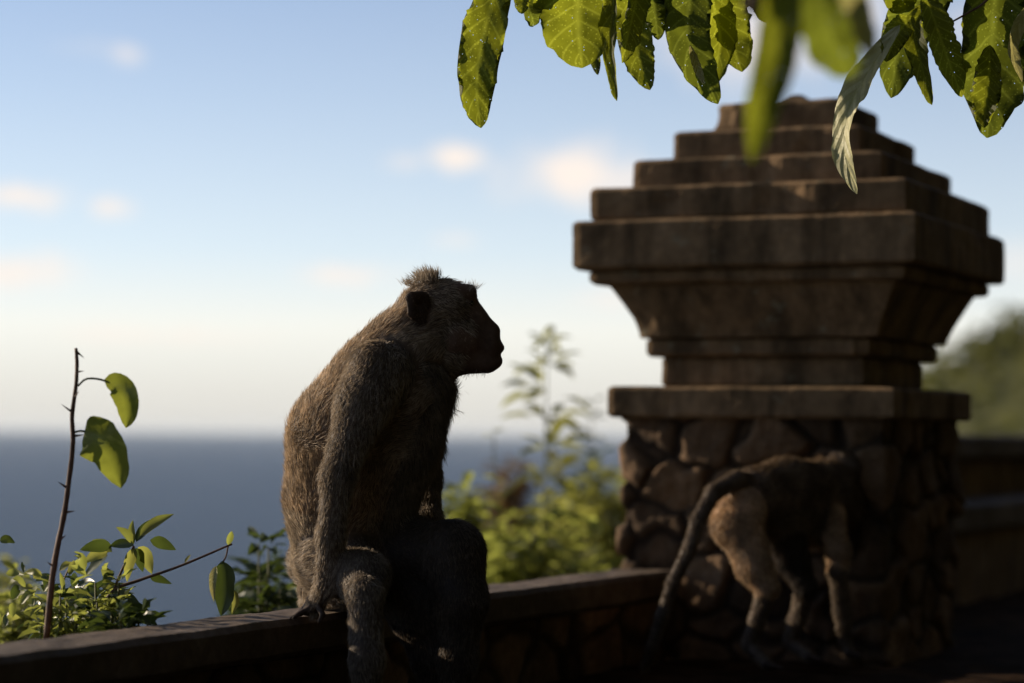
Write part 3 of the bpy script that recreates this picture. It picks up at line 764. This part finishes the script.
# far leg, knee drawn up, foot on the platform
B.chain([(366, 578, 3.30), (410, 560, 3.26), (452, 553, 3.19)], [42, 39, 30], .020, 'leg')
B.chain([(452, 553, 3.19), (461, 600, 3.17), (459, 660, 3.17), (456, 706, 3.17)], [32, 25, 17, 10], .015, 'leg')
B.px((456, 712, 3.17), (486, 727, 3.14), 9, 7, .008, 'skin')
for q, X0 in ((0, 380), (1, 474)):
    D0 = (3.04, 3.15)[q]; Y0 = (741, 724)[q]
    for k in range(4): B.px((X0 + 8 + k, Y0, D0 - .016 + k * .011), (X0 + 24 - abs(k - 1.5) * 3, Y0 + 4, D0 - .02 + k * .013), 3.8, 2.8, .001, 'skin')
    B.px((X0 - 2, Y0 - 1, D0 - .02), (X0 + 4, Y0 + 4, D0 - .038), 4, 3, .001, 'skin')
B.chain([(402, 580, 3.25), (425, 612, 3.22), (436, 660, 3.21), (440, 705, 3.20)], [36, 32, 22, 12], .02, 'leg')  # dark mass added to stand for the shade between the legs
# tail dropping behind the wall
B.chain([(322, 585, 3.36), (312, 600, 3.44), (306, 650, 3.46), (310, 740, 3.46), (325, 830, 3.46)], [13, 11, 9, 8, 6], .008, 'tail')
body1, fur1 = make_body('body', B, .0028, m1, M_FUR, M_SKIN, 190000, 1, 1.0, .00036)
tuft(body1, [(413, 285, Dm, -.65, -.8, 10, 4), (421, 281, Dm, -.4, -1, 14, 3), (428, 279, Dm, -.15, -1, 15, 3), (435, 279, Dm, .05, -1, 14, 2.5), (427, 280, Dm + .015, -.2, -1, 13, 5), (427, 280, Dm - .015, -.2, -1, 13, 5)], M_FUR, 1, 900)
tuft(body1, [(470, 290, Dm - .012, .45, -.9, 12, 3), (472, 291, Dm + .012, .7, -.7, 12, 3), (466, 288, Dm, .2, -1, 9, 4)], M_FUR, 2, 120, .0003)
tuft(body1, [(484, 369, Dm, -.1, 1, 8, 4), (468, 371, Dm, -.2, 1, 9, 6), (452, 392, Dm, .7, .7, 11, 4), (450, 410, Dm, .8, .5, 10, 5)], M_FUR, 3, 170, .0003)
for sgn in (-1, 1):     # eyes under the brow
    c = at(470.5, 303, Dm + sgn * .0135); mb = MB(); r_ = .0052
    for i in range(9):
        for k in range(12):
            th = math.pi * i / 8; ph = 2 * math.pi * k / 12; mb.v.append(c + Vector((math.sin(th) * math.cos(ph), math.sin(th) * math.sin(ph), math.cos(th))) * r_)
    mb.f = [(i * 12 + k, i * 12 + (k + 1) % 12, (i + 1) * 12 + (k + 1) % 12, (i + 1) * 12 + k) for i in range(8) for k in range(12)]
    mb.build('eye', M_EYE, body1, True)

# ---- second monkey walking away on the platform
m2 = thing('macaque', 'dark macaque on all fours walking away beside the pillar, tail hanging down', 'monkey', at(790, 668, 4.1))
B = Body(); D2 = 4.08
B.px((757, 497, D2), (786, 490, D2 + .05), 29, 29, .02, 'back')
B.px((786, 490, D2 + .05), (822, 491, D2 + .12), 29, 29, .02, 'back')
B.px((772, 512, D2 + .03), (812, 516, D2 + .11), 29, 31, .02, 'body')
B.px((826, 492, D2 + .13), (838, 505, D2 + .16), 27, 24, .02, 'back')
# head, lowered and turned away
B.px((842, 470, D2 + .17), (848, 482, D2 + .20), 19.5, 18, .008, 'head')
B.px((853, 492, D2 + .22), (857, 504, D2 + .23), 12, 9, .010, 'face')
B.px((824, 466, D2 + .15), (821, 464, D2 + .15), 6.5, 6.5, .003, 'pale', .5); B.px((861, 466, D2 + .19), (863, 464, D2 + .19), 6, 6, .003, 'pale', .5)
B.px((836, 456, D2 + .17), (832, 451, D2 + .17), 7, 3, .006, 'head')
# near hind leg
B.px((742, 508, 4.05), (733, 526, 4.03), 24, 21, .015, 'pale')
B.chain([(738, 520, 4.03), (754, 566, 4.01), (767, 588, 4.0)], [24, 17, 11], .012, 'pale')  # sunlit haunch, its brightness painted through the fur tone
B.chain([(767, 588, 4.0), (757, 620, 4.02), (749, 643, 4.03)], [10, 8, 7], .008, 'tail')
B.px((749, 645, 4.03), (766, 664, 3.99), 7, 5.5, .005, 'tail')
for k in range(4): B.px((766, 664, 3.99 + (k - 1.5) * .008), (782, 668, 3.985 + (k - 1.5) * .013), 3.6, 2.8, .0015, 'skin')
# far hind leg
B.chain([(778, 520, 4.12), (792, 560, 4.12), (806, 588, 4.10)], [24, 17, 11], .012, 'leg')
B.chain([(806, 588, 4.10), (797, 620, 4.14), (790, 640, 4.16)], [10, 8, 7], .008, 'tail')
B.px((790, 641, 4.16), (808, 656, 4.12), 7, 5.5, .005, 'tail')
for k in range(4): B.px((808, 656, 4.12 + (k - 1.5) * .008), (822, 660, 4.11 + (k - 1.5) * .013), 3.6, 2.8, .0015, 'skin')
# front legs
B.chain([(828, 515, 4.16), (838, 552, 4.14), (838, 572, 4.13)], [15, 10.5, 9], .012, 'pale')  # sun patch on the foreleg painted by a brighter fur tone
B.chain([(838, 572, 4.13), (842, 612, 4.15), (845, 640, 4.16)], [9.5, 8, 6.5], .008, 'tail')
B.px((845, 642, 4.16), (850, 653, 4.15), 6, 5, .004, 'tail')
for k in range(4): B.px((849, 653, 4.15 + (k - 1.5) * .008), (860, 656, 4.14 + (k - 1.5) * .012), 3.6, 2.8, .0015, 'skin')
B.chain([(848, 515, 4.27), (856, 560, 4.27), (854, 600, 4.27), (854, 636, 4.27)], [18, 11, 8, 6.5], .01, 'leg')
B.px((854, 638, 4.27), (864, 644, 4.26), 6, 4.5, .004, 'tail')
# tail: arches back from the rump and hangs to the ground
tp = [(752, 484, 4.06), (736, 480, 4.03), (714, 492, 4.0), (698, 520, 3.98), (688, 552, 3.97), (673, 582, 3.97), (662, 616, 3.98), (652, 648, 4.0), (644, 668, 4.02)]
B.chain(tp, [11, 9, 8, 7.2, 6.8, 6.4, 6, 5.4, 4], .006, 'tail')
M_FUR2 = fur_material('monkey_fur_dark', (.05, .036, .023), (.11, .08, .052), (.24, .18, .12))
body2, fur2 = make_body('body', B, .0034, m2, M_FUR2, M_SKIN, 80000, 2, 1.0, .0005)

# ------------------------------------------------------------------ plants beyond the wall
def gz(s_, p_): return -.1


def bush(name, label, cat, px, top, D, wpx, nst, lpx, mat, seed, group=None, whorl=5, smat=None, base=None, lean=0, steps=8, spread=1.0, dens=1.0):
    r = random.Random(seed); b0 = at(px, 433, D); b0.z = -.12 if base is None else base
    zt = at(px, top, D).z; H = zt - b0.z; Wd = wpx * D / F / 2; o = thing(name, label, cat, b0, group); sm = MB(); vs = []; fs = []
    for k in range(nst):
        a = r.uniform(0, 2 * math.pi); rad = Wd * r.uniform(.1, 1) ** .7; hh = H * (1 - .38 * (rad / Wd) ** 2) * r.uniform(.82, 1.0) if nst > 1 else H
        tip = b0 + Vector((math.cos(a) * rad + lean * H, math.sin(a) * rad, hh)) if nst > 1 else b0 + Vector((lean * H, 0, H)); mid = b0.lerp(tip, .5) + Vector((math.cos(a), math.sin(a), 0)) * rad * .25 * r.uniform(0, 1)
        path = catmull([b0 + Vector((r.gauss(0, .02), r.gauss(0, .02), 0)), mid, tip], 8); sm.tube(path, [.006 * (1 - .75 * i / 8) for i in range(9)], 5)
        for j in range(steps):
            tt = 1 - (j / steps) ** 1.1 * (.85 if nst == 1 else .62); i = min(7, int(tt * 8)); p = path[i].lerp(path[i + 1], tt * 8 - i) if tt < 1 else path[8]
            for q in range(max(2, int(whorl * dens * r.uniform(.7, 1.3)))):
                th = r.uniform(0, 2 * math.pi); el = r.uniform(-.35, .8); d = Vector((math.cos(th) * math.cos(el), math.sin(th) * math.cos(el), math.sin(el))); l_ = lpx * D / F * r.uniform(.6, 1.25)
                if nst == 1: l_ *= (.55 + .45 * min(1, j / 2.5))
                pp_ = p + d * r.uniform(.0, .6) * l_ * spread; quick_leaf(vs, fs, pp_, d, Vector((r.gauss(0, .4), r.gauss(0, .4), 1)).normalized(), l_, l_ * r.uniform(.35, .5))
    sm.build('stem', smat or M_STEM, o); new_obj('foliage', vs, fs, mat, o); return o


G = 'bushes behind the low wall'
# middle group, out of focus
bush('bush', 'yellow-green bush just right of the sitting monkey, behind the wall', 'bush', 462, 456, 5.6, 77, 23, 24, M_BUSH, 11, G, steps=11, whorl=6)
bush('bush', 'low russet bush between the two tall weeds and the sea', 'bush', 503, 449, 8.2, 75, 23, 20, M_BUSHR, 12, G, steps=11, whorl=6)
bush('bush', 'bright green bush at the foot of the tall weed', 'bush', 522, 492, 5.3, 97, 28, 26, M_BUSH, 13, G, steps=11, whorl=6)
bush('bush', 'yellowish bush beside the left edge of the pillar shaft', 'bush', 603, 456, 6.6, 90, 28, 23, M_BUSHY, 14, G, steps=11, whorl=6)
bush('bush', 'dense green bush low against the wall near the pillar', 'bush', 588, 506, 5.2, 105, 31, 26, M_BUSH, 15, G, steps=11, whorl=6)
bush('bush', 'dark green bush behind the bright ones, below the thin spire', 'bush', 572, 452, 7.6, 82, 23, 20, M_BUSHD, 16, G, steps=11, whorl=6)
bush('bush', 'pale yellow bush behind the raised knee of the sitting monkey', 'bush', 480, 494, 6.4, 75, 20, 23, M_BUSHY, 17, G, steps=11, whorl=6)
bush('bush', 'green bush partly hidden by the pillar shaft', 'bush', 640, 449, 8.0, 75, 23, 20, M_BUSH, 18, G, steps=11, whorl=6)
bush('tall_weed', 'tallest weed with tiers of leaves rising against the sky', 'weed', 541, 342, 5.9, 30, 1, 32, M_BUSHY, 21, None, 13, steps=15, lean=.01)
bush('slim_weed', 'thin spire-like weed between the tallest weed and the pillar', 'weed', 592, 402, 7.0, 10, 1, 15, M_BUSHD, 22, None, 7, steps=16)
bush('leafy_stalk', 'short leafy stalk poking up left of the tallest weed', 'weed', 512, 434, 5.6, 20, 1, 24, M_BUSHY, 23, None, 4, steps=7, lean=-.04)
# boulder
bo = at(563, 486, 8.6); vs = []; r2 = np.random.default_rng(4)
nu, nv = 28, 18; PP_ = []
for i in range(nu):
    for j in range(nv):
        th = 2 * math.pi * i / nu; ph = math.pi * j / (nv - 1); PP_.append((math.sin(ph) * math.cos(th), math.sin(ph) * math.sin(th), math.cos(ph)))
PP_ = np.array(PP_); PP_ *= (1 + .35 * fbm(PP_ * 1.3 + 3, 4, 3))[:, None]; base = np.array([bo.x, bo.y, -.1]); PP_ = PP_ * np.array([.13, .16, .82]) + base
tag(new_obj('boulder', PP_, grid_faces(nu, nv, True), stone_mat('pale_boulder', (.22, .16, .11), (.32, .24, .17), (.42, .33, .25), 5, .6)), 'pinkish beige rock among the bushes under the tall weed', 'rock')

# left group
bush('bush', 'low bush with small bright leaves at the far left, behind the wall', 'bush', 28, 546, 3.9, 83, 64, 17, M_BUSH, 31, G, base=-.1, steps=10, whorl=6)
bush('bush', 'bush with dark glossy leaves at the foot of the thorny twig', 'bush', 92, 568, 3.25, 114, 103, 28, M_BUSHD, 32, G, base=.1, steps=10, whorl=6)
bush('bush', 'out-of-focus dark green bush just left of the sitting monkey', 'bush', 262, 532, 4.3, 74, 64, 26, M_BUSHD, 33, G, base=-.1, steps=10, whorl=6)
bush('bush', 'small yellow-green bush glowing behind the planted arm of the monkey', 'bush', 288, 554, 4.9, 59, 24, 19, M_BUSHY, 34, G, base=-.1, steps=10, whorl=6)
bush('bush', 'pale feathery bush at the left edge of the picture', 'bush', 12, 548, 5.4, 59, 51, 16, M_BUSHY, 35, G, base=-.2, steps=10, whorl=6)
bush('bush', 'bright low bush in front of the thorny twig', 'bush', 60, 578, 3.1, 83, 64, 20, M_BUSH, 36, G, base=.2, steps=10, whorl=6)

bush('bush', 'leafy tuft with mixed bright leaves between the thorny twig and the slanting bough', 'bush', 108, 560, 3.15, 92, 61, 18, M_BUSH, 37, G, base=.25, steps=7, whorl=6)
bush('bush', 'broad dark-leaved bush lying against the back of the coping, left of centre of the bough', 'bush', 132, 580, 3.05, 70, 57, 26, M_BUSHD, 38, G, base=.3, steps=6, whorl=5)
bush('bush', 'blurred olive bush in the lower left corner', 'bush', 20, 566, 4.4, 80, 51, 19, M_BUSH, 39, G, base=-.1, steps=9, whorl=6)
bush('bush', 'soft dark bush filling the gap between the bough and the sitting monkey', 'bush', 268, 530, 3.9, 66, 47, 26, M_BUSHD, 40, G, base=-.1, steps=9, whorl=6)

# thorny twig
D = 3.02
tw = thing('thorny_twig', 'bare thorny twig with two backlit leaves rising against the sea', 'twig', at(48, 625, D))
pth = [(46, 640, D), (50, 600, D), (55, 560, D), (64, 515, D), (69, 480, D), (73, 440, D), (72, 415, D), (76, 385, D), (77, 364, D), (76, 348, D)]
pc = catmull([at(*q) for q in pth], 40)
mb = MB(); mb.tube(pc, [.0042 * (1 - .5 * i / 40) for i in range(41)], 8, .12); mb.build('stem', M_TWIG, tw, True)
for (x, y, dx, dy) in ((72, 412, -11, -8), (76, 372, 8, -1), (77, 352, 7, 6), (66, 487, -8, -5), (67, 512, 8, -1), (53, 566, -6, -4), (60, 540, 6, -5), (74, 398, 5, -7), (75, 436, 10, -1)):
    mb = MB(); p0 = at(x, y, D); p1 = at(x + dx, y + dy, D + random.uniform(-.01, .01)); mb.tube([p0, p0.lerp(p1, .5), p1], [.0018, .0010, .0002], 6); mb.build('thorn', M_TWIG, tw)


def px_leaf(parent, pts, wpx, face, mat, fold=.35, rs=0, name='leaf', petiole=None, **kw):
    """leaf given by picture positions and distances, so that its size is real"""
    P_ = [at(*q) for q in pts]; mb = MB(); blade(mb, P_, wpx * pts[0][2] / F, face, fold, rs=rs, **kw)
    o = mb.build(name, mat, parent, True); ca = o.data.color_attributes.new('vein', 'FLOAT_COLOR', 'POINT'); ca.data.foreach_set('color', np.array(UV_[-len(mb.v):], dtype=np.float32).ravel())
    return o


mb = MB(); mb.tube(catmull([at(78, 386, D), at(86, 379, D), at(98, 379, D), at(108, 382, D)], 8), [.0014] * 9, 6); mb.build('petiole', M_STEM, tw); mb = MB(); mb.tube(catmull([at(73, 433, D), at(80, 431, D), at(86, 432, D)], 4), [.0014] * 5, 6); mb.build('petiole', M_STEM, tw)
toSun = SUN_DIR
FC = (-CF)
px_leaf(tw, [(104, 380, D), (119, 384, D), (127, 398, D - .004), (129, 412, D), (126, 428, D + .004)], 27, FC + CR * -.1, M_TWL, .4, 3, wave=.16, prof=(.85, .6), ruffle=.08, jag=.05)
px_leaf(tw, [(85, 430, D), (98, 437, D - .01), (114, 455, D - .014), (121, 488, D)], 46, FC + CR * -.25, M_TWL, .42, 4, wave=.16, jag=.05, prof=(.85, .62), ruffle=.08)

# sprig of whorled leaves and thin bough left of the monkey
D = 3.2
sp = thing('leafy_sprig', 'sprig with a star of yellow-green leaves on a thin slanting bough', 'plant', at(100, 615, D))
mb = MB(); mb.tube(catmull([at(95, 625, D), at(112, 592, D), (at(140, 580, D)), at(180, 566, D), at(232, 544, D + .03)], 20), [.0028 * (1 - .5 * i / 20) for i in range(21)], 6)
mb.tube(catmull([at(113, 592, D), at(122, 570, D), at(134, 546, D)], 8), [.0018] * 9, 6); mb.tube(catmull([at(60, 595, D), at(64, 580, D), at(70, 566, D)], 6), [.0012] * 7, 5); mb.tube(catmull([at(228, 546, D + .03), at(226, 556, D + .02), at(223, 562, D)], 6), [.0012] * 7, 5)
mb.build('stem', M_TWIG, sp, True)
rl = random.Random(5)
for (x0, y0, x1, y1, w, m_) in ((134, 544, 116, 527, 10, 'b'), (134, 544, 133, 520, 7, 'b'), (136, 542, 158, 518, 11, 'd'), (140, 536, 174, 514, 12, 'b'), (134, 545, 110, 546, 10, 'd'), (135, 548, 127, 582, 12, 'y'), (138, 547, 152, 574, 15, 'y'), (136, 548, 143, 572, 13, 'd'), (150, 540, 176, 550, 13, 'd'),
                            (112, 546, 80, 550, 13, 'd'), (108, 552, 84, 563, 12, 'y'), (108, 555, 82, 580, 14, 'd'), (112, 552, 92, 540, 10, 'b'), (150, 577, 172, 584, 9, 'd'), (69, 575, 74, 560, 7, 'y'), (64, 592, 60, 572, 5, 'b'), (185, 563, 190, 555, 5, 'y'), (228, 545, 232, 531, 7, 'b'),
                            (100, 590, 80, 600, 12, 'd'), (110, 595, 140, 604, 14, 'd'), (100, 600, 128, 592, 12, 'b'), (90, 600, 70, 590, 11, 'b'), (105, 605, 90, 622, 14, 'd'), (118, 608, 150, 612, 15, 'd'), (125, 612, 158, 626, 14, 'd'), (80, 605, 52, 612, 14, 'd'), (70, 612, 48, 598, 12, 'b')):
    mt = {'b': M_BUSH, 'd': M_BUSHD, 'y': M_BUSHY}[m_]; dd = rl.uniform(-.02, .02)
    px_leaf(sp, [(x0, y0, D), ((x0 + x1) / 2 + rl.uniform(-2, 2), (y0 + y1) / 2 - 2, D + dd * .7), (x1, y1, D + dd)], w, FC + CR * rl.uniform(-.8, .5) + CU * rl.uniform(.0, 1), mt, .3, rl.random(), n=8, m=2, jag=.05)
for _ in range(46):
    x = rl.uniform(-4, 112); y = rl.uniform(570, 632) + max(0, 18 - x * .3) * 0; a = rl.uniform(-2.9, .2); l_ = rl.uniform(14, 27); dd = rl.uniform(-.12, .2)
    px_leaf(sp, [(x, y, D + dd), (x + math.cos(a) * l_ * .5, y + math.sin(a) * l_ * .5 - 1.5, D + dd), (x + math.cos(a) * l_, y + math.sin(a) * l_ * .8 + 1, D + dd + rl.uniform(-.02, .02))], l_ * rl.uniform(.38, .55), FC + CR * rl.uniform(-.9, .6) + CU * rl.uniform(.1, 1.2), rl.choice([M_BUSH, M_BUSHD, M_BUSHD, M_BUSHY, M_BUSH]), .3, rl.random(), n=8, m=2, jag=.08, ruffle=.08)
for (pts, w, m_) in (([(222, 561, D), (226, 578, D), (225, 600, D), (221, 616, D)], 26, M_BUSHD), ([(216, 566, D), (213, 582, D - .01), (214, 602, D)], 9, M_LEAFP), ([(234, 590, D), (236, 602, D), (232, 614, D)], 9, M_BUSHY), ([(0, 541, D), (8, 539, D), (15, 543, D)], 9, M_BUSHD)):
    px_leaf(sp, pts, w, FC + CR * -.3, m_, .4, rl.random())

# ------------------------------------------------------------------ overhanging tree: crown unseen above and behind, filled in to block sky light; leaves dropping into view
tr = thing('overhanging_tree', 'tree reaching over from above, its insect-bitten leaves hanging along the top edge', 'tree', (2.6, -1.2, 0))
mb = MB(); mb.tube(catmull([(2.6, -1.2, 0), (2.5, -1.1, 1.2), (2.2, -.6, 2.2), (1.6, .6, 2.8), (1.0, 2.0, 2.5)], 24), [.16 * (1 - .7 * i / 24) for i in range(25)], 12, .06)
mb.build('trunk', M_BARK, tr, True)
Dl = 3.25
brs = [[(1.0, 2.0, 2.5), (.75, 2.8, 1.95), at(700, -60, Dl), at(600, -40, Dl)], [at(600, -40, Dl), at(540, -30, Dl), at(490, -25, Dl)], [(1.0, 2.0, 2.5), (.9, 2.8, 1.9), at(905, -40, Dl), at(985, -12, Dl)], [(1.0, 2.0, 2.5), at(830, -120, 1.9), at(790, -20, 1.88)],
       [at(1000, -20, Dl), at(985, 2, Dl), at(966, 14, Dl), at(938, 30, Dl), at(925, 40, Dl)]]
for k, b_ in enumerate(brs):
    mb = MB(); n = 18; r0 = (.014, .006, .012, .008, .0022)[k]; mb.tube(catmull(b_, n), [r0 * (1 - .7 * i / n) for i in range(n + 1)], 7, .05); mb.build('branch', M_BARK if k < 4 else M_TWIG, tr, True)
WID = 1.18
LV = [  # midrib in picture coordinates, width px, material, twist, fold, jag
    ([(508, -45), (496, -8), (485, 28), (478, 70), (477, 98), (481, 128)], 44, 'g', -.15, .16, .30, 3.25),
    ([(538, -25), (528, 2), (531, 14), (534, 26)], 24, 'd', .5, .4, .3, 3.28),
    ([(530, -35), (524, -5), (522, 14)], 20, 'g', -.4, .3, .3, 3.24),
    ([(590, -75), (580, -30), (578, 20), (582, 68)], 84, 'g', .1, .22, .14, 3.30),
    ([(620, -60), (614, -5), (611, 45), (617, 101)], 20, 'g', -.9, .5, .2, 3.22),
    ([(640, -40), (636, 0), (629, 30), (622, 63)], 26, 'g', .55, .5, .2, 3.20),
    ([(625, -30), (632, 15), (638, 55), (650, 90)], 36, 'g', -.1, .25, .24, 3.33),
    ([(592, 20), (594, 48), (598, 75)], 14, 'd', -.3, .3, .35, 3.36),
    ([(652, -30), (654, 5), (658, 40)], 28, 'd', .2, .3, .7, 3.31),
    ([(700, -45), (690, 0), (690, 45), (718, 104)], 46, 'd', -.1, .3, .22, 3.27),
    ([(715, -50), (712, -5), (720, 40), (712, 86)], 34, 'g', .2, .3, .2, 3.33),
    ([(728, -50), (722, 0), (730, 38), (742, 72)], 50, 'g', .3, .25, .2, 3.35),
    ([(690, 45), (697, 66), (704, 84)], 10, 'p', -.3, .3, .3, 3.25),
    ([(748, -50), (757, -20), (770, 8), (778, 20)], 44, 'd', .3, .3, .2, 3.3),
    ([(790, -60), (784, -10), (778, 50), (764, 105), (752, 162)], 44, 'y', -.2, .25, .1, 1.88),
    ([(825, -50), (822, 0), (832, 40), (855, 74)], 60, 'd', .1, .25, .1, 1.95),
    ([(838, -45), (848, -10), (860, 25), (872, 58)], 34, 'p', .4, .35, .1, 1.92),
    ([(900, 25), (872, 66), (850, 105), (844, 150), (857, 194)], 34, 'p', -1.3, .25, .14, 3.24),
    ([(950, -30), (925, 0), (900, 42), (891, 98)], 54, 'd', .15, .3, .26, 3.31),
    ([(935, 0), (915, 25), (921, 62), (932, 105)], 22, 'g', -.6, .5, .25, 3.26),
    ([(912, 16), (897, 35), (886, 62)], 26, 'g', -.3, .3, .25, 3.24),
    ([(924, -8), (936, 25), (948, 60), (962, 97)], 30, 'g', .2, .3, .2, 3.22),
    ([(985, -45), (978, 0), (974, 40), (976, 80)], 30, 'g', .2, .3, .25, 3.34),
    ([(1000, -55), (994, 10), (990, 80), (987, 138)], 72, 'd', .1, .28, .34, 3.30),
    ([(990, 45), (989, 75), (986, 105), (984, 128)], 30, 'g', -.4, .35, .3, 3.26),
    ([(1040, -10), (1018, 25), (1012, 50), (1022, 82)], 18, 'p', .6, .3, .2, 3.22),
    ([(880, -60), (893, -30), (900, -5), (905, 10)], 50, 'g', .2, .3, .2, 3.33),
]
MM = {'g': M_LEAF, 'd': M_LEAFD, 'p': M_LEAFP, 'y': M_LEAF}
for k, (pts, w, mt, twi, fo, jg, D) in enumerate(LV):
    P_ = [(x, y, D + .015 * math.sin(i * 1.7 + k)) for i, (x, y) in enumerate(pts)]
    pale = mt == 'p' or mt == 'y'
    o = px_leaf(tr, P_, w * (1.0 if pale else WID), FC + CR * twi, MM[mt], fo, 100 + k, n=40, m=6, jag=jg * (.8 if pale else 1.35), wave=.10 if pale else .14, prof=(.95, .55), ruffle=.05 if pale else .10)
# crown (above and behind the camera, unseen, shaped to block sky light)
vs = []; fs = []; rc = random.Random(9)
while len(fs) < 6 * 9000:
    x = rc.uniform(-.9, 9); y = rc.uniform(-7, 9); z = rc.uniform(1.9, 5.2)
    lim = EYE + .75 + .235 * max(y, 0) + .05 * abs(x)
    if z < lim: continue
    if ((x - 2.2) / 5.6) ** 2 + ((y - .8) / 7.6) ** 2 > 1: continue
    if vnoise(np.array([[x * .9, y * .9, z * .9]]), 3)[0] < -.18: continue
    d = Vector((rc.gauss(0, 1), rc.gauss(0, 1), rc.gauss(-.4, .6))).normalized(); l_ = rc.uniform(.16, .34); quick_leaf(vs, fs, Vector((x, y, z)), d, Vector((rc.gauss(0, .6), rc.gauss(0, .6), 1)).normalized(), l_, l_ * .6)
new_obj('shade_crown', vs, fs, M_SHADE_CROWN, tr)
